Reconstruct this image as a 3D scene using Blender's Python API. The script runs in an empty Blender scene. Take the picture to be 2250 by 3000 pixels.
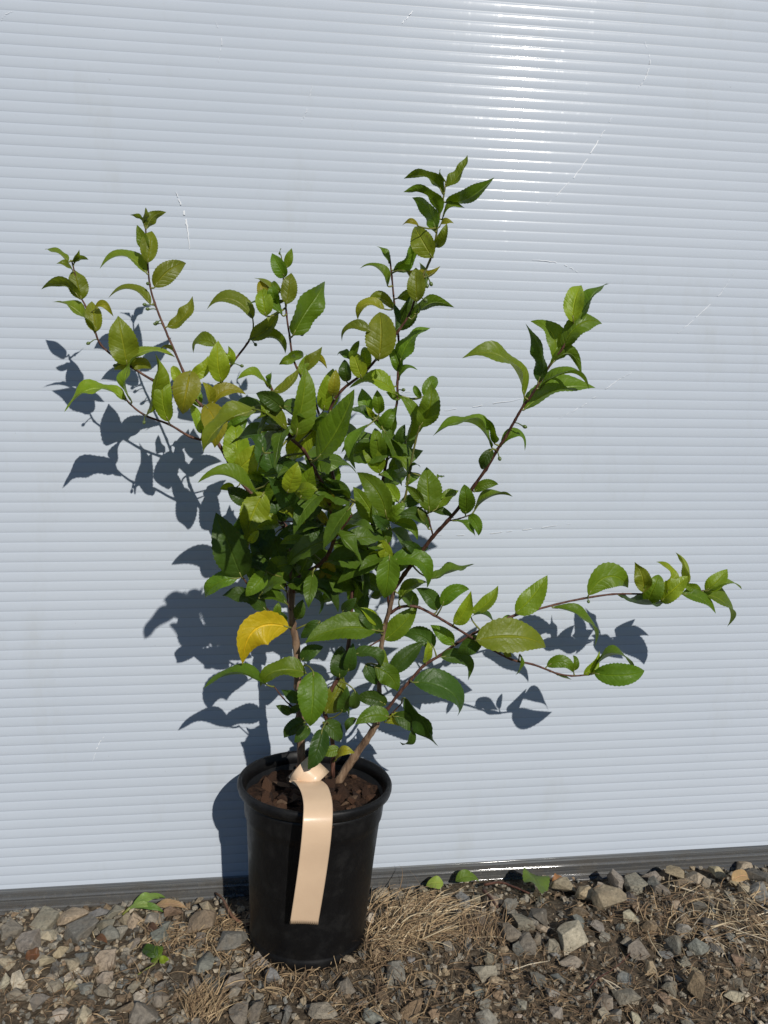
import bpy, bmesh, math, random
from math import radians, sin, cos, pi
from mathutils import Vector, Matrix, noise
random.seed(7)
R = random.uniform
sc = bpy.context.scene

# ------------------------------------------------------------------ camera, sky, sun, exposure
CAM = Vector((0, 0, .553)); F = 2250.0           # focal length in photo pixels (photo 2250 x 3000)
CR = Matrix.Rotation(-radians(6.8), 3, 'Z') @ Matrix.Rotation(radians(84), 3, 'X') @ Matrix.Rotation(radians(.53), 3, 'Z')
cd = bpy.data.cameras.new('camera'); cam = bpy.data.objects.new('camera', cd); sc.collection.objects.link(cam)
cam.matrix_world = Matrix.Translation(CAM) @ CR.to_4x4()
cd.sensor_fit = 'VERTICAL'; cd.angle_y = 2 * math.atan(1500 / F) if hasattr(cd, 'angle_y') else cd.angle
cd.clip_start = .01; cd.clip_end = 2000
sc.camera = cam
SUN = Vector((.32, -1, .67)).normalized()        # towards the sun
wd = bpy.data.worlds.new('World'); sc.world = wd; wd.use_nodes = True
nt = wd.node_tree; bg = nt.nodes['Background']
sky = nt.nodes.new('ShaderNodeTexSky'); sky.sky_type = 'NISHITA'; sky.sun_disc = False
sky.sun_elevation = math.asin(SUN.z); sky.sun_rotation = math.atan2(SUN.x, SUN.y)
nt.links.new(sky.outputs[0], bg.inputs[0]); bg.inputs[1].default_value = .07; sky.dust_density = 0; sky.ozone_density = 6
sd = bpy.data.lights.new('sun', 'SUN'); sd.energy = 5.0; sd.angle = radians(.5); sd.color = (1, .955, .88)
so = bpy.data.objects.new('sun', sd); sc.collection.objects.link(so)
so.rotation_euler = SUN.to_track_quat('Z', 'Y').to_euler(); so.location = SUN * 5
sc.view_settings.view_transform = 'Standard'; sc.view_settings.look = 'None'
sc.view_settings.exposure = -.35; sc.view_settings.gamma = 1

# ------------------------------------------------------------------ helpers
WALL = .915                                      # wall face: plane y = WALL
CROP = dict(A=(0, 550, 800/1659), B=(550, 650, 800/1659), C=(950, 400, 900/1659), D=(100, 1050, 700/1659),
            E=(550, 1150, 600/1659), F=(1000, 1150, 600/1659), G=(550, 1650, 600/1659), H=(1000, 1550, 700/1659),
            I=(1350, 1550, 900/1659), J=(600, 2150, 650/1659), K=(0, 2500, 900/1659), L=(900, 2450, 700/1659),
            M=(1550, 2450, 700/1659), S=(0, 0, 1))
def src(c, x, y):
    o = CROP[c]; return (o[0] + x * o[2], o[1] + y * o[2])
def ray(u, v):
    d = CR @ Vector((u - 1125, 1500 - v, -F)); return d / d.y
def pix(u, v, delta):                            # point seen at photo pixel (u, v), delta metres in front of the wall
    return CAM + ray(u, v) * (WALL - delta)
FWD = CR @ Vector((0, 0, -1))
def mpp(p): return (p - CAM).dot(FWD) / F        # metres per photo pixel at point p
def gz(x, y):                                    # ground height
    z = -.2 * (y - .79) if y > .79 else 0
    z = max(z, -.026)
    if .6 < y < 1: z += .006 * noise.noise(Vector((x * 9, y * 9, 0))) + .003 * noise.noise(Vector((x * 30, y * 30, 3)))
    return z
def gpix(u, v):                                  # ground point at a photo pixel
    d = ray(u, v); y = .7
    for _ in range(12): y = (CAM.z - gz(d.x * y, y)) / -d.z
    y = min(y, WALL + .02)
    return Vector((d.x * y, y, gz(d.x * y, y)))
def obj(name, me, mats, parent=None, loc=None):
    o = bpy.data.objects.new(name, me); sc.collection.objects.link(o)
    if not isinstance(mats, (list, tuple)): mats = [mats]
    if not me.materials:
        for m in mats: me.materials.append(m)
    if parent: o.parent = parent
    if loc is not None: o.location = loc
    return o
def mesh(name, v, f, smooth=True, uv=None, mi=None):
    me = bpy.data.meshes.new(name); me.from_pydata([tuple(p) for p in v], [], f)
    if smooth: me.polygons.foreach_set('use_smooth', [True] * len(me.polygons))
    if mi: me.polygons.foreach_set('material_index', mi)
    if uv:
        l = me.uv_layers.new(name='UVMap')
        for lp in me.loops: l.data[lp.index].uv = uv[lp.vertex_index]
    me.update(); return me
def tag(o, label, cat, group=None):
    o['label'] = label; o['category'] = cat
    if group: o['group'] = group
    return o
def empty(name, loc):
    o = bpy.data.objects.new(name, None); sc.collection.objects.link(o); o.location = loc; o.empty_display_size = .02; return o
def tube(pts, rad, n=8, wob=0.0):
    v, f = [], []; prev = None
    for i, p in enumerate(pts):
        t = (pts[min(i+1, len(pts)-1)] - pts[max(i-1, 0)]).normalized()
        a = Vector((1, 0, 0)) if prev is None else prev
        a = (a - t * a.dot(t))
        if a.length < 1e-5: a = t.orthogonal()
        a.normalize(); prev = a; b = t.cross(a)
        for k in range(n):
            r = rad[i] * (1 + wob * noise.noise(Vector((i * .7, k * 1.3, rad[0] * 9999))))
            v.append(p + (a * cos(2*pi*k/n) + b * sin(2*pi*k/n)) * r)
    for i in range(len(pts) - 1):
        for k in range(n):
            f.append((i*n+k, i*n+(k+1) % n, (i+1)*n+(k+1) % n, (i+1)*n+k))
    f.append(tuple(range(n-1, -1, -1))); f.append(tuple((len(pts)-1)*n + k for k in range(n)))
    return v, f
def catmull(P, n):
    out = []
    Q = [P[0]*2 - P[1]] + P + [P[-1]*2 - P[-2]]
    for i in range(1, len(Q) - 2):
        for s in range(n):
            t = s / n; a, b, c, d = Q[i-1], Q[i], Q[i+1], Q[i+2]
            out.append(.5*((2*b) + (c-a)*t + (2*a-5*b+4*c-d)*t*t + (3*b-a-3*c+d)*t**3))
    out.append(P[-1]); return out

# ------------------------------------------------------------------ materials
def mat(name, rough=.5, spec=.5):
    m = bpy.data.materials.new(name); m.use_nodes = True; n = m.node_tree.nodes; b = n['Principled BSDF']
    b.inputs['Roughness'].default_value = rough; b.inputs['Specular IOR Level'].default_value = spec
    return m, m.node_tree, b
def N(t, kind, **kw):
    n = t.nodes.new('ShaderNode' + kind)
    for k, v in kw.items():
        if hasattr(n, k): setattr(n, k, v)
        else: n.inputs[k.replace('_', ' ')].default_value = v
    return n
def ramp(t, src_, stops):
    r = t.nodes.new('ShaderNodeValToRGB'); e = r.color_ramp.elements
    while len(e) < len(stops): e.new(.5)
    for el, (p, c) in zip(e, stops): el.position = p; el.color = c if len(c) == 4 else (*c, 1)
    t.links.new(src_, r.inputs[0]); return r.outputs[0]
def mixc(t, f, a, b, mode='MIX'):
    m = t.nodes.new('ShaderNodeMix'); m.data_type = 'RGBA'; m.blend_type = mode
    for i, x in ((0, f), (6, a), (7, b)):
        if hasattr(x, 'is_linked') or hasattr(x, 'links'): t.links.new(x, m.inputs[i])
        else: m.inputs[i].default_value = x if not isinstance(x, tuple) or len(x) == 4 else (*x, 1)
    return m.outputs[2]
def math_(t, op, a, b=None, c=None):
    m = t.nodes.new('ShaderNodeMath'); m.operation = op
    for i, x in enumerate((a, b, c)):
        if x is None: continue
        if hasattr(x, 'links'): t.links.new(x, m.inputs[i])
        else: m.inputs[i].default_value = x
    return m.outputs[0]
def bump(t, b, h, strength, dist):
    n = N(t, 'Bump'); n.inputs['Strength'].default_value = strength; n.inputs['Distance'].default_value = dist
    t.links.new(h, n.inputs['Height']); t.links.new(n.outputs[0], b.inputs['Normal']); return n
def tex(t, kind='Object', scale=(1, 1, 1)):
    c = N(t, 'TexCoord'); m = N(t, 'Mapping'); m.inputs['Scale'].default_value = scale
    t.links.new(c.outputs[kind], m.inputs[0]); return m.outputs[0]
def nz(t, vec, scale, detail=3, rough=.55):
    n = N(t, 'TexNoise', Scale=scale, Detail=detail, Roughness=rough); t.links.new(vec, n.inputs['Vector']); return n.outputs['Fac']

# twin-wall polycarbonate
mPANEL, t, b = mat('white_polycarbonate', .3, .035)
co = tex(t)
big = nz(t, co, 3, 4); fine = nz(t, co, 420, 2); drip = nz(t, tex(t, scale=(60, 60, 3.5)), 1, 3)
sm = nz(t, tex(t, scale=(28, 28, 16)), 1, 5, .65)
base = ramp(t, big, [(.3, (.458, .505, .570)), (.7, (.490, .535, .598))])
stain = nz(t, tex(t, scale=(14, 14, 5)), 1, 6, .7)
base = mixc(t, ramp(t, stain, [(.56, (0, 0, 0)), (.78, (.38,)*3)]), base, (.40, .42, .42))
dirt = nz(t, co, 120, 5, .7)
base = mixc(t, ramp(t, dirt, [(.695, (0, 0, 0)), (.74, (.6, .6, .6))]), base, (.20, .20, .19))
t.links.new(base, b.inputs['Base Color'])
t.links.new(ramp(t, sm, [(.38, (.28,)*3), (.60, (.25,)*3), (.68, (.2,)*3)]), b.inputs['Roughness'])
b.inputs['Coat Weight'].default_value = .15
scuff = nz(t, tex(t, scale=(55, 55, 14)), 1, 6, .75); scf2 = nz(t, tex(t, scale=(300, 300, 300)), 1, 2)
t.links.new(ramp(t, math_(t, 'ADD', scuff, math_(t, 'MULTIPLY', scf2, .12)), [(.60, (.08,)*3), (.72, (.17,)*3)]), b.inputs['Coat Roughness'])
t.links.new(ramp(t, scuff, [(.5, (.085,)*3), (.7, (.16,)*3)]), b.inputs['Coat Weight'])
h = math_(t, 'ADD', math_(t, 'MULTIPLY', fine, .10), math_(t, 'ADD', math_(t, 'MULTIPLY', drip, .8), math_(t, 'MULTIPLY', sm, .5)))
bp = bump(t, b, h, .09, .0006); t.links.new(bp.outputs[0], b.inputs['Coat Normal'])
mRIB, t, b = mat('white_polycarbonate_rib', .4, .4); b.inputs['Base Color'].default_value = (.365, .405, .465, 1)
# clear dark edge profile
mEDGE, t, b = mat('smoky_clear_profile', .1, .8)
st = nz(t, tex(t, scale=(2.2, 60, 800)), 1, 4, .6); blot = nz(t, tex(t, scale=(30, 30, 60)), 1, 4)
t.links.new(mixc(t, ramp(t, blot, [(.45, (0, 0, 0)), (.75, (.6, .6, .6))]), ramp(t, st, [(.3, (.045, .047, .05)), (.55, (.15, .152, .152)), (.75, (.32, .32, .31))]), (.13, .115, .095)), b.inputs['Base Color'])
bump(t, b, st, .15, .0004)
tr = N(t, 'BsdfTransparent'); tr.inputs[0].default_value = (.75, .77, .78, 1); mx = N(t, 'MixShader')
t.links.new(ramp(t, st, [(.35, (.2,)*3), (.7, (.5,)*3)]), mx.inputs[0])
t.links.new(b.outputs[0], mx.inputs[1]); t.links.new(tr.outputs[0], mx.inputs[2])
t.links.new(mx.outputs[0], t.nodes['Material Output'].inputs[0])
mSCR, t, b = mat('scratched_plastic', .35, .5); b.inputs['Base Color'].default_value = (.70, .72, .75, 1)
# leaves: object colour + veins
mLEAF, t, b = mat('leaf', .36, .36)
oi = N(t, 'ObjectInfo'); uvn = N(t, 'UVMap'); sp = N(t, 'SeparateXYZ'); t.links.new(uvn.outputs[0], sp.inputs[0])
T_, U_ = sp.outputs[0], sp.outputs[1]; AU = math_(t, 'ABSOLUTE', U_)
mid = math_(t, 'SUBTRACT', 1, math_(t, 'SMOOTH_MIN', 1, math_(t, 'DIVIDE', AU, .085), .1))
vn = math_(t, 'SINE', math_(t, 'MULTIPLY', math_(t, 'SUBTRACT', T_, math_(t, 'MULTIPLY', AU, .17)), 25))
vn = math_(t, 'POWER', math_(t, 'ABSOLUTE', vn), 9)
oc = tex(t); mot = nz(t, oc, 130, 4); fn = nz(t, oc, 700, 2)
c = mixc(t, ramp(t, mot, [(.3, (.0,)*3), (.7, (.75,)*3)]), oi.outputs['Color'], mixc(t, 1.0, oi.outputs['Color'], (1.18, 1.1, 1.0), 'MULTIPLY'))
c = mixc(t, math_(t, 'MULTIPLY', vn, .08), c, mixc(t, 1.0, c, (1.9, 1.6, 1.7), 'MULTIPLY'))
c = mixc(t, math_(t, 'MULTIPLY', mid, .55), c, mixc(t, 1.0, c, (2.3, 1.9, 2.5), 'MULTIPLY'))
spots = nz(t, oc, 190, 3)
c = mixc(t, ramp(t, spots, [(.72, (0, 0, 0)), (.78, (.7,)*3)]), c, (.09, .05, .018))
t.links.new(c, b.inputs['Base Color'])
t.links.new(ramp(t, mot, [(.3, (.36,)*3), (.7, (.56,)*3)]), b.inputs['Roughness'])
hh = math_(t, 'ADD', math_(t, 'MULTIPLY', vn, -.22), math_(t, 'ADD', math_(t, 'MULTIPLY', mid, -1.2), math_(t, 'MULTIPLY', mot, 1.6)))
bump(t, b, hh, .65, .0011)
tl = N(t, 'BsdfTranslucent'); t.links.new(mixc(t, 1.0, c, (1.9, 1.75, .8), 'MULTIPLY'), tl.inputs[0])
mx = N(t, 'MixShader'); mx.inputs[0].default_value = .3
t.links.new(b.outputs[0], mx.inputs[1]); t.links.new(tl.outputs[0], mx.inputs[2]); t.links.new(mx.outputs[0], t.nodes['Material Output'].inputs[0])
mPET, t, b = mat('petiole', .45); b.inputs['Base Color'].default_value = (.16, .17, .035, 1)
def bark(name, a, bb, cc, sc_=(260, 260, 40)):
    m, t, b = mat(name, .62, .35); n = nz(t, tex(t, scale=sc_), 1, 4, .65)
    t.links.new(ramp(t, n, [(.3, a), (.5, bb), (.72, cc)]), b.inputs['Base Color']); bump(t, b, n, .8, .0012); return m
mTRUNK = bark('old_bark', (.07, .04, .025), (.19, .12, .075), (.33, .235, .155))
mTWIG = bark('young_bark', (.028, .014, .011), (.085, .035, .024), (.17, .085, .055))
mSHOOT = bark('green_shoot', (.07, .085, .02), (.13, .13, .03), (.20, .14, .05))
mBUD, t, b = mat('bud', .4); b.inputs['Base Color'].default_value = (.09, .13, .03, 1)
# pot, soil, tag
mPOT, t, b = mat('black_plastic', .42, .3)
co = tex(t); d1 = nz(t, co, 55, 6, .7); d2 = nz(t, co, 900, 2)
dust = math_(t, 'MULTIPLY', ramp(t, d1, [(.5, (0,)*3), (.8, (.4,)*3)]), d2)
t.links.new(mixc(t, dust, (.0045, .0045, .005), (.045, .042, .038)), b.inputs['Base Color'])
t.links.new(ramp(t, d1, [(.3, (.36,)*3), (.7, (.6,)*3)]), b.inputs['Roughness']); bump(t, b, nz(t, co, 160, 4), .25, .0008)
def earthy(name, stops, s=220, rough=.95, bs=.9, bd=.003):
    m, t, b = mat(name, rough, .2); co = tex(t); n = nz(t, co, s, 6, .65); n2 = nz(t, co, s * .17, 3)
    t.links.new(mixc(t, n2, ramp(t, n, stops), ramp(t, n, [(p, tuple(x * .62 for x in c)) for p, c in stops])), b.inputs['Base Color'])
    bump(t, b, n, bs, bd); return m
mSOIL = earthy('potting_mix', [(.3, (.012, .007, .005)), (.5, (.04, .021, .013)), (.7, (.085, .046, .027))])
mCHIP, t, b = mat('bark_chip', .85, .25); oi = N(t, 'ObjectInfo'); n = nz(t, tex(t, scale=(1, 1, 4)), 180, 5)
t.links.new(mixc(t, 1.0, oi.outputs['Color'], ramp(t, n, [(.3, (.45,)*3), (.7, (1.5,)*3)]), 'MULTIPLY'), b.inputs['Base Color']); bump(t, b, n, .8, .002)
mTAG, t, b = mat('tan_plastic', .33, .5); n = nz(t, tex(t), 40, 4)
t.links.new(ramp(t, n, [(.25, (.66, .475, .32)), (.7, (.70, .51, .345))]), b.inputs['Base Color']); bump(t, b, nz(t, tex(t), 260, 3), .12, .0006)
# ground
mGROUND = earthy('gravelly_soil', [(.28, (.045, .033, .022)), (.5, (.115, .088, .06)), (.72, (.22, .18, .13))], 150, bd=.004)
mROCK, t, b = mat('stone', .85, .3); oi = N(t, 'ObjectInfo'); g = N(t, 'NewGeometry')
ps = N(t, 'Mapping'); t.links.new(g.outputs['Position'], ps.inputs[0]); n = nz(t, ps.outputs[0], 240, 6, .7); n3 = nz(t, ps.outputs[0], 60, 3)
c = mixc(t, 1.0, oi.outputs['Color'], ramp(t, n, [(.28, (.5,)*3), (.5, (.95,)*3), (.75, (1.45,)*3)]), 'MULTIPLY')
t.links.new(mixc(t, ramp(t, n3, [(.5, (0,)*3), (.75, (.55,)*3)]), c, (.17, .13, .085)), b.inputs['Base Color']); bump(t, b, n, .9, .003)
mGRAVEL, t, b = mat('small_gravel', .9, .25); at = N(t, 'Attribute', attribute_name='tint'); g = N(t, 'NewGeometry'); n = nz(t, g.outputs['Position'], 400, 4)
t.links.new(mixc(t, 1.0, at.outputs['Color'], ramp(t, n, [(.3, (.55,)*3), (.7, (1.35,)*3)]), 'MULTIPLY'), b.inputs['Base Color']); bump(t, b, n, .7, .002)
mSTRAW, t, b = mat('dry_grass', .7, .3); at = N(t, 'Attribute', attribute_name='tint'); t.links.new(at.outputs['Color'], b.inputs['Base Color'])
def tinted(name, v, f, cols, m, parent=None, smooth=False):   # one colour per face
    me = mesh(name, v, f, smooth); a = me.attributes.new('tint', 'FLOAT_COLOR', 'FACE')
    a.data.foreach_set('color', [x for c in cols for x in (*c, 1)]); return obj(name, me, m, parent)

# ------------------------------------------------------------------ wall
wall = tag(empty('greenhouse_wall', (.1, WALL, -.03)), 'white ribbed twin-wall polycarbonate panel wall behind the potted plant', 'wall')
def build_sheet():
    P = .0115; z0 = CAM.z - .6008 * WALL - .006 + .03; nfl = 190; xs = [-3.1 + i * .2 for i in range(34)]
    prof = []
    for k in range(nfl):
        for s in (0, .035, .06, .13, .22, .36, .5, .64, .78, .87, .94, .965):
            if s < .05 or s > .95: y = .00004
            else: y = -.00031 * (1 - abs((s - .5) / .44) ** 3)
            prof.append((z0 + (k + s) * P, y, 1 if (s > .94 or s < .03) else 0))
    prof.append((z0 + nfl * P, .00004, 0))
    v, f, mi = [], [], []; n = len(xs)
    for z, y, _ in prof:
        for x in xs:
            w = .0005 * noise.noise(Vector((x * 2.1, z * 2.3, 0))) + .00012 * noise.noise(Vector((x * 9, z * 60, 4)))
            v.append((x, y + w, z))
    for j in range(len(prof) - 1):
        for i in range(n - 1):
            f.append((j*n+i, j*n+i+1, (j+1)*n+i+1, (j+1)*n+i)); mi.append(prof[j][2])
    zt, zb = prof[-1][0], prof[0][0]; m0 = len(v)       # back skin and ends: the sheet is 10 mm thick
    v += [(xs[0], .010, zb), (xs[-1], .010, zb), (xs[-1], .010, zt), (xs[0], .010, zt)]
    f += [(m0+1, m0, m0+3, m0+2), (m0, m0+1, n-1, 0), (len(prof)*n-n, len(prof)*n-1, m0+2, m0+3)]; mi += [0, 0, 0]
    return obj('sheet', mesh('sheet', v, f, True, mi=mi), [mPANEL, mRIB], wall)
sheet = build_sheet()
def build_profile():                                # clear U-profile that the sheet stands in
    zt = CAM.z - .6008 * WALL + .03; h_ = .0335
    sec = [(.012, 0), (-.003, 0)]
    for a0, a1, hb, k0 in ((.02, .30, .0007, .0030), (.30, .42, .0010, .0034), (.42, .70, .0006, .0034), (.70, .80, .0010, .0040), (.80, 1, .0030, .0046)):
        for j in range(7): sec.append((-k0 - hb * sin(pi * j / 6), a0 + (a1 - a0) * (j + .02) / 6.04))
    sec += [(-.003, 1), (.012, 1)]
    xs = [-3.1 + i * .3 for i in range(23)]; v, f = [], []
    for y, s in sec:
        for x in xs: v.append((x, y + .0004 * noise.noise(Vector((x * 3, s * 3, 0))), zt - s * h_))
    n = len(xs)
    for j in range(len(sec) - 1):
        for i in range(n - 1): f.append((j*n+i, (j+1)*n+i, (j+1)*n+i+1, j*n+i+1))
    o = obj('bottom_profile', mesh('bottom_profile', v, f, True), mEDGE, wall)
    o['label'] = 'smoky clear plastic edge profile along the bottom of the panel'
build_profile()
def scratch(pts, w):                                # shallow white scuffs in the sheet, hugging its surface
    P = [pix(u, v_, .0011) for u, v_ in pts]; P = catmull(P, 9); P = [p + Vector((R(-.0006, .0006), 0, R(-.0006, .0006))) for p in P]; v, f = [], []
    for i, p in enumerate(P):
        t = (P[min(i+1, len(P)-1)] - P[max(i-1, 0)]).normalized(); s = t.cross(Vector((0, 1, 0))).normalized()
        ww = w * .00042 * (.25 + .75 * sin(pi * (i + .3) / (len(P) - .4))) * R(.6, 1.2)
        v += [p - s * ww - wall.location, p + s * ww - wall.location]
    for i in range(len(P) - 1):
        if random.random() < .62: f.append((2*i, 2*i+1, 2*i+3, 2*i+2))
    obj('scratch', mesh('scratch', v, f), mSCR, wall)
for pts, w in [(((515, 560), (535, 610), (548, 660), (556, 740)), 2.2), (((1230, 1571), (1420, 1563), (1560, 1548), (1690, 1532)), .9),
               (((1290, 1203), (1400, 1190), (1540, 1166)), .8), (((1640, 1225), (1720, 1180), (1800, 1120), (1880, 1075)), .9), (((1960, 1000), (2040, 930), (2110, 860), (2150, 800)), .8),
               (((1180, 620), (1300, 590), (1420, 520)), .6), (((630, 60), (650, 110), (640, 180)), .7), (((915, 250), (900, 320), (880, 360)), .7),
               (((1560, 640), (1680, 520), (1760, 400), (1800, 330)), 1.0), (((1890, 120), (1905, 180), (1890, 230), (1865, 260)), .7), (((1550, 760), (1640, 770), (1700, 800)), .8), (((0, 60), (20, 40), (40, 30)), .6),
               (((1175, 70), (1195, 50), (1215, 22)), .8), (((1150, 1150), (1210, 1147), (1290, 1148)), .6), (((270, 2230), (290, 2180), (310, 2150)), 1.0)]:
    scratch(pts, w)

# ------------------------------------------------------------------ ground
def build_ground():
    xs = [-1000, -40, -4, -1.2] + [-.6 + .0125 * i for i in range(113)] + [1.4, 4, 40, 1000]
    ys = [-1000, -40, -4, 0, .4] + [.55 + .0125 * i for i in range(37)] + [1.3, 4, 40, 1000]
    v = [(x, y, gz(x, y)) for y in ys for x in xs]; n = len(xs)
    f = [(j*n+i, j*n+i+1, (j+1)*n+i+1, (j+1)*n+i) for j in range(len(ys)-1) for i in range(n-1)]
    o = obj('ground', mesh('ground', v, f), mGROUND); o['kind'] = 'structure'; return o
ground = build_ground()
def rock_mesh(i, npts, bev=True):
    rnd = random.Random(100 + i); bm = bmesh.new()
    for _ in range(npts):
        p = Vector((rnd.gauss(0, 1), rnd.gauss(0, 1), rnd.gauss(0, 1))).normalized() * rnd.uniform(.8, 1.05)
        bm.verts.new((p.x, p.y, p.z))
    r = bmesh.ops.convex_hull(bm, input=bm.verts)
    bmesh.ops.delete(bm, geom=[g for g in bm.verts if not g.link_faces], context='VERTS')
    if bev: bmesh.ops.bevel(bm, geom=list(bm.edges), offset=.025, segments=1, affect='EDGES', clamp_overlap=True)
    mx_ = [max(abs(v.co[k]) for v in bm.verts) for k in range(3)]
    for v in bm.verts: v.co = Vector([v.co[k] / mx_[k] for k in range(3)])
    me = bpy.data.meshes.new('stone'); bm.to_mesh(me); bm.free(); return me
ROCKS = [rock_mesh(i, 10 + i % 4) for i in range(20)]
TONE = dict(g=(.24, .215, .172), b=(.18, .178, .16), t=(.35, .285, .195), l=(.41, .355, .27), d=(.115, .105, .09), n=(.235, .17, .11))
POTX, POTY = .0142, .80
placed = []
def stone(p, w, h_, tone, dep=None, sink=.25):
    o = bpy.data.objects.new('stone', random.choice(ROCKS)); sc.collection.objects.link(o)
    if not o.data.materials: o.data.materials.append(mROCK)
    o.parent = ground; dep = dep or R(.75, 1.1) * w
    o.scale = (w / 2, dep / 2, h_ / 2); o.rotation_euler = (R(-.35, .35), R(-.35, .35), R(0, 6.28))
    o.location = (p.x, p.y, p.z + h_ * (.5 - sink)); k = R(.8, 1.2); c_ = TONE[tone]
    o.color = (c_[0]*k*R(.95, 1.06), c_[1]*k, c_[2]*k*R(.92, 1.08), 1); placed.append((p.x, p.y, w / 2))
BIG = '''K 225 375 150 90 g;400 345 150 75 t;525 345 110 80 b;635 330 110 80 g;55 420 120 90 g;440 425 170 110 b;585 400 110 80 g;590 460 120 70 b;260 435 100 70 l;155 485 120 100 g;440 560 80 60 b;580 585 110 90 t;1110 310 100 90 t;1105 380 160 120 n;1255 490 150 90 g;1100 590 130 80 b;1470 680 80 90 b;1050 720 90 90 g;1250 690 120 90 g;1270 760 60 70 g;780 860 150 110 g;680 860 90 90 n;100 700 90 100 l;15 690 60 90 l;570 680 80 60 l;300 720 70 50 g;890 740 90 60 g;390 600 70 80 t;30 590 90 60 t;250 585 80 60 t;1390 600 120 70 g;870 790 80 80 g;1300 870 110 80 g;1160 740 80 60 b;760 780 80 40 l;660 430 70 80 g;870 450 90 90 b;330 540 80 60 t;190 560 70 50 g;470 660 90 70 g;730 370 90 80 t;830 370 80 70 g;900 400 80 70 b;930 320 100 60 n;80 800 110 60 g;440 880 90 70 l;210 810 90 60 g;1540 880 60 80 b;1390 860 110 90 g;680 360 60 60 t
L 500 420 130 90 t;620 410 110 80 g;1075 450 120 90 b;1170 440 60 50 l;1290 450 120 70 t;1420 490 110 80 g;1430 570 90 70 g;1480 600 170 110 g;1200 600 90 100 d;1600 570 130 110 g;1425 690 120 130 g;1540 750 130 120 g;1470 790 80 80 b;285 865 100 80 t;80 885 120 70 t;1220 950 170 110 g;1340 920 80 60 g;1310 1020 90 60 t;850 1040 90 70 g;560 1060 70 80 g;270 1050 110 110 g;1590 1000 120 80 d;1240 1170 80 70 g;1240 1270 140 90 g;620 950 150 110 g;450 1260 110 80 b;120 1230 200 100 g;1180 1070 90 60 b;860 750 90 70 g;960 950 50 60 t;1490 1180 80 60 g;720 870 70 50 b;770 980 60 60 t;960 1070 40 40 g;740 1230 170 60 n;1090 500 60 60 g;780 420 120 70 n;1150 640 70 60 n;980 760 80 70 g;700 500 90 60 n;380 1160 80 50 g;1110 1090 60 60 t
M 555 455 200 180 t;400 415 130 120 t;610 325 120 160 g;740 345 160 120 g;835 275 130 90 g;870 330 110 90 b;1020 265 130 90 t;1150 285 150 120 t;1300 265 110 100 t;1500 235 130 80 t;1600 395 150 120 b;240 355 160 110 t;60 575 140 110 d;290 705 230 140 l;130 765 120 110 g;175 840 80 55 b;290 890 140 80 l;470 640 100 80 g;700 565 120 80 l;760 495 100 90 n;760 805 140 90 g;1010 765 130 140 b;1070 665 100 110 g;840 640 90 90 n;1170 775 130 90 b;1250 615 110 80 d;1160 1060 140 190 n;1425 1100 130 80 l;840 920 90 90 t;980 1060 110 90 g;520 1160 110 80 g;680 1120 170 80 g;190 1240 110 90 g;500 1230 100 60 l;600 1240 60 80 g;900 1210 80 50 l;160 1095 90 60 g;740 1280 100 60 l;40 1010 90 60 b;680 740 80 60 g;950 830 90 50 b;1290 790 90 70 b;910 400 110 90 g;1060 340 100 70 n;700 430 90 70 d;1390 320 110 70 t;1220 330 90 70 g;1480 380 120 90 t;520 700 80 60 g;640 640 60 60 b;330 600 110 90 b;100 640 80 50 l;200 1000 90 60 b;1230 720 100 80 g;1590 280 130 80 d;480 380 90 70 n;350 540 100 70 n;1180 500 110 60 g;1440 850 110 60 n;1560 880 90 60 g'''
for row in BIG.split('\n'):
    c_, rest = row.split(' ', 1)
    for it in rest.split(';'):
        x, y, w, h_, tn = it.split(); k = CROP[c_][2]
        u, v_ = src(c_, float(x), float(y) + float(h_) * .3); p = gpix(u, v_); m_ = mpp(p)
        if (p.x - POTX) ** 2 + (p.y - POTY) ** 2 < .062 ** 2: continue
        p.y = min(p.y, WALL - .012)
        stone(p, float(w) * k * m_ * 1.22, float(h_) * k * m_ * 1.12, tn, sink=.2)
n_ = len(placed); tries = 0
while n_ < 296 and tries < 9000:
    tries += 1; u, v_ = R(-60, 2310), R(2560, 3040); p = gpix(u, v_)
    w = R(.008, .017)
    if p.y > WALL - .006 or (p.x - POTX) ** 2 + (p.y - POTY) ** 2 < .07 ** 2: continue
    if any((p.x-a) ** 2 + (p.y-b_) ** 2 < (w * .4 + r * .9) ** 2 for a, b_, r in placed): continue
    stone(p, w, w * R(.5, .8), random.choice('ggbtlng')); n_ += 1
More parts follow.
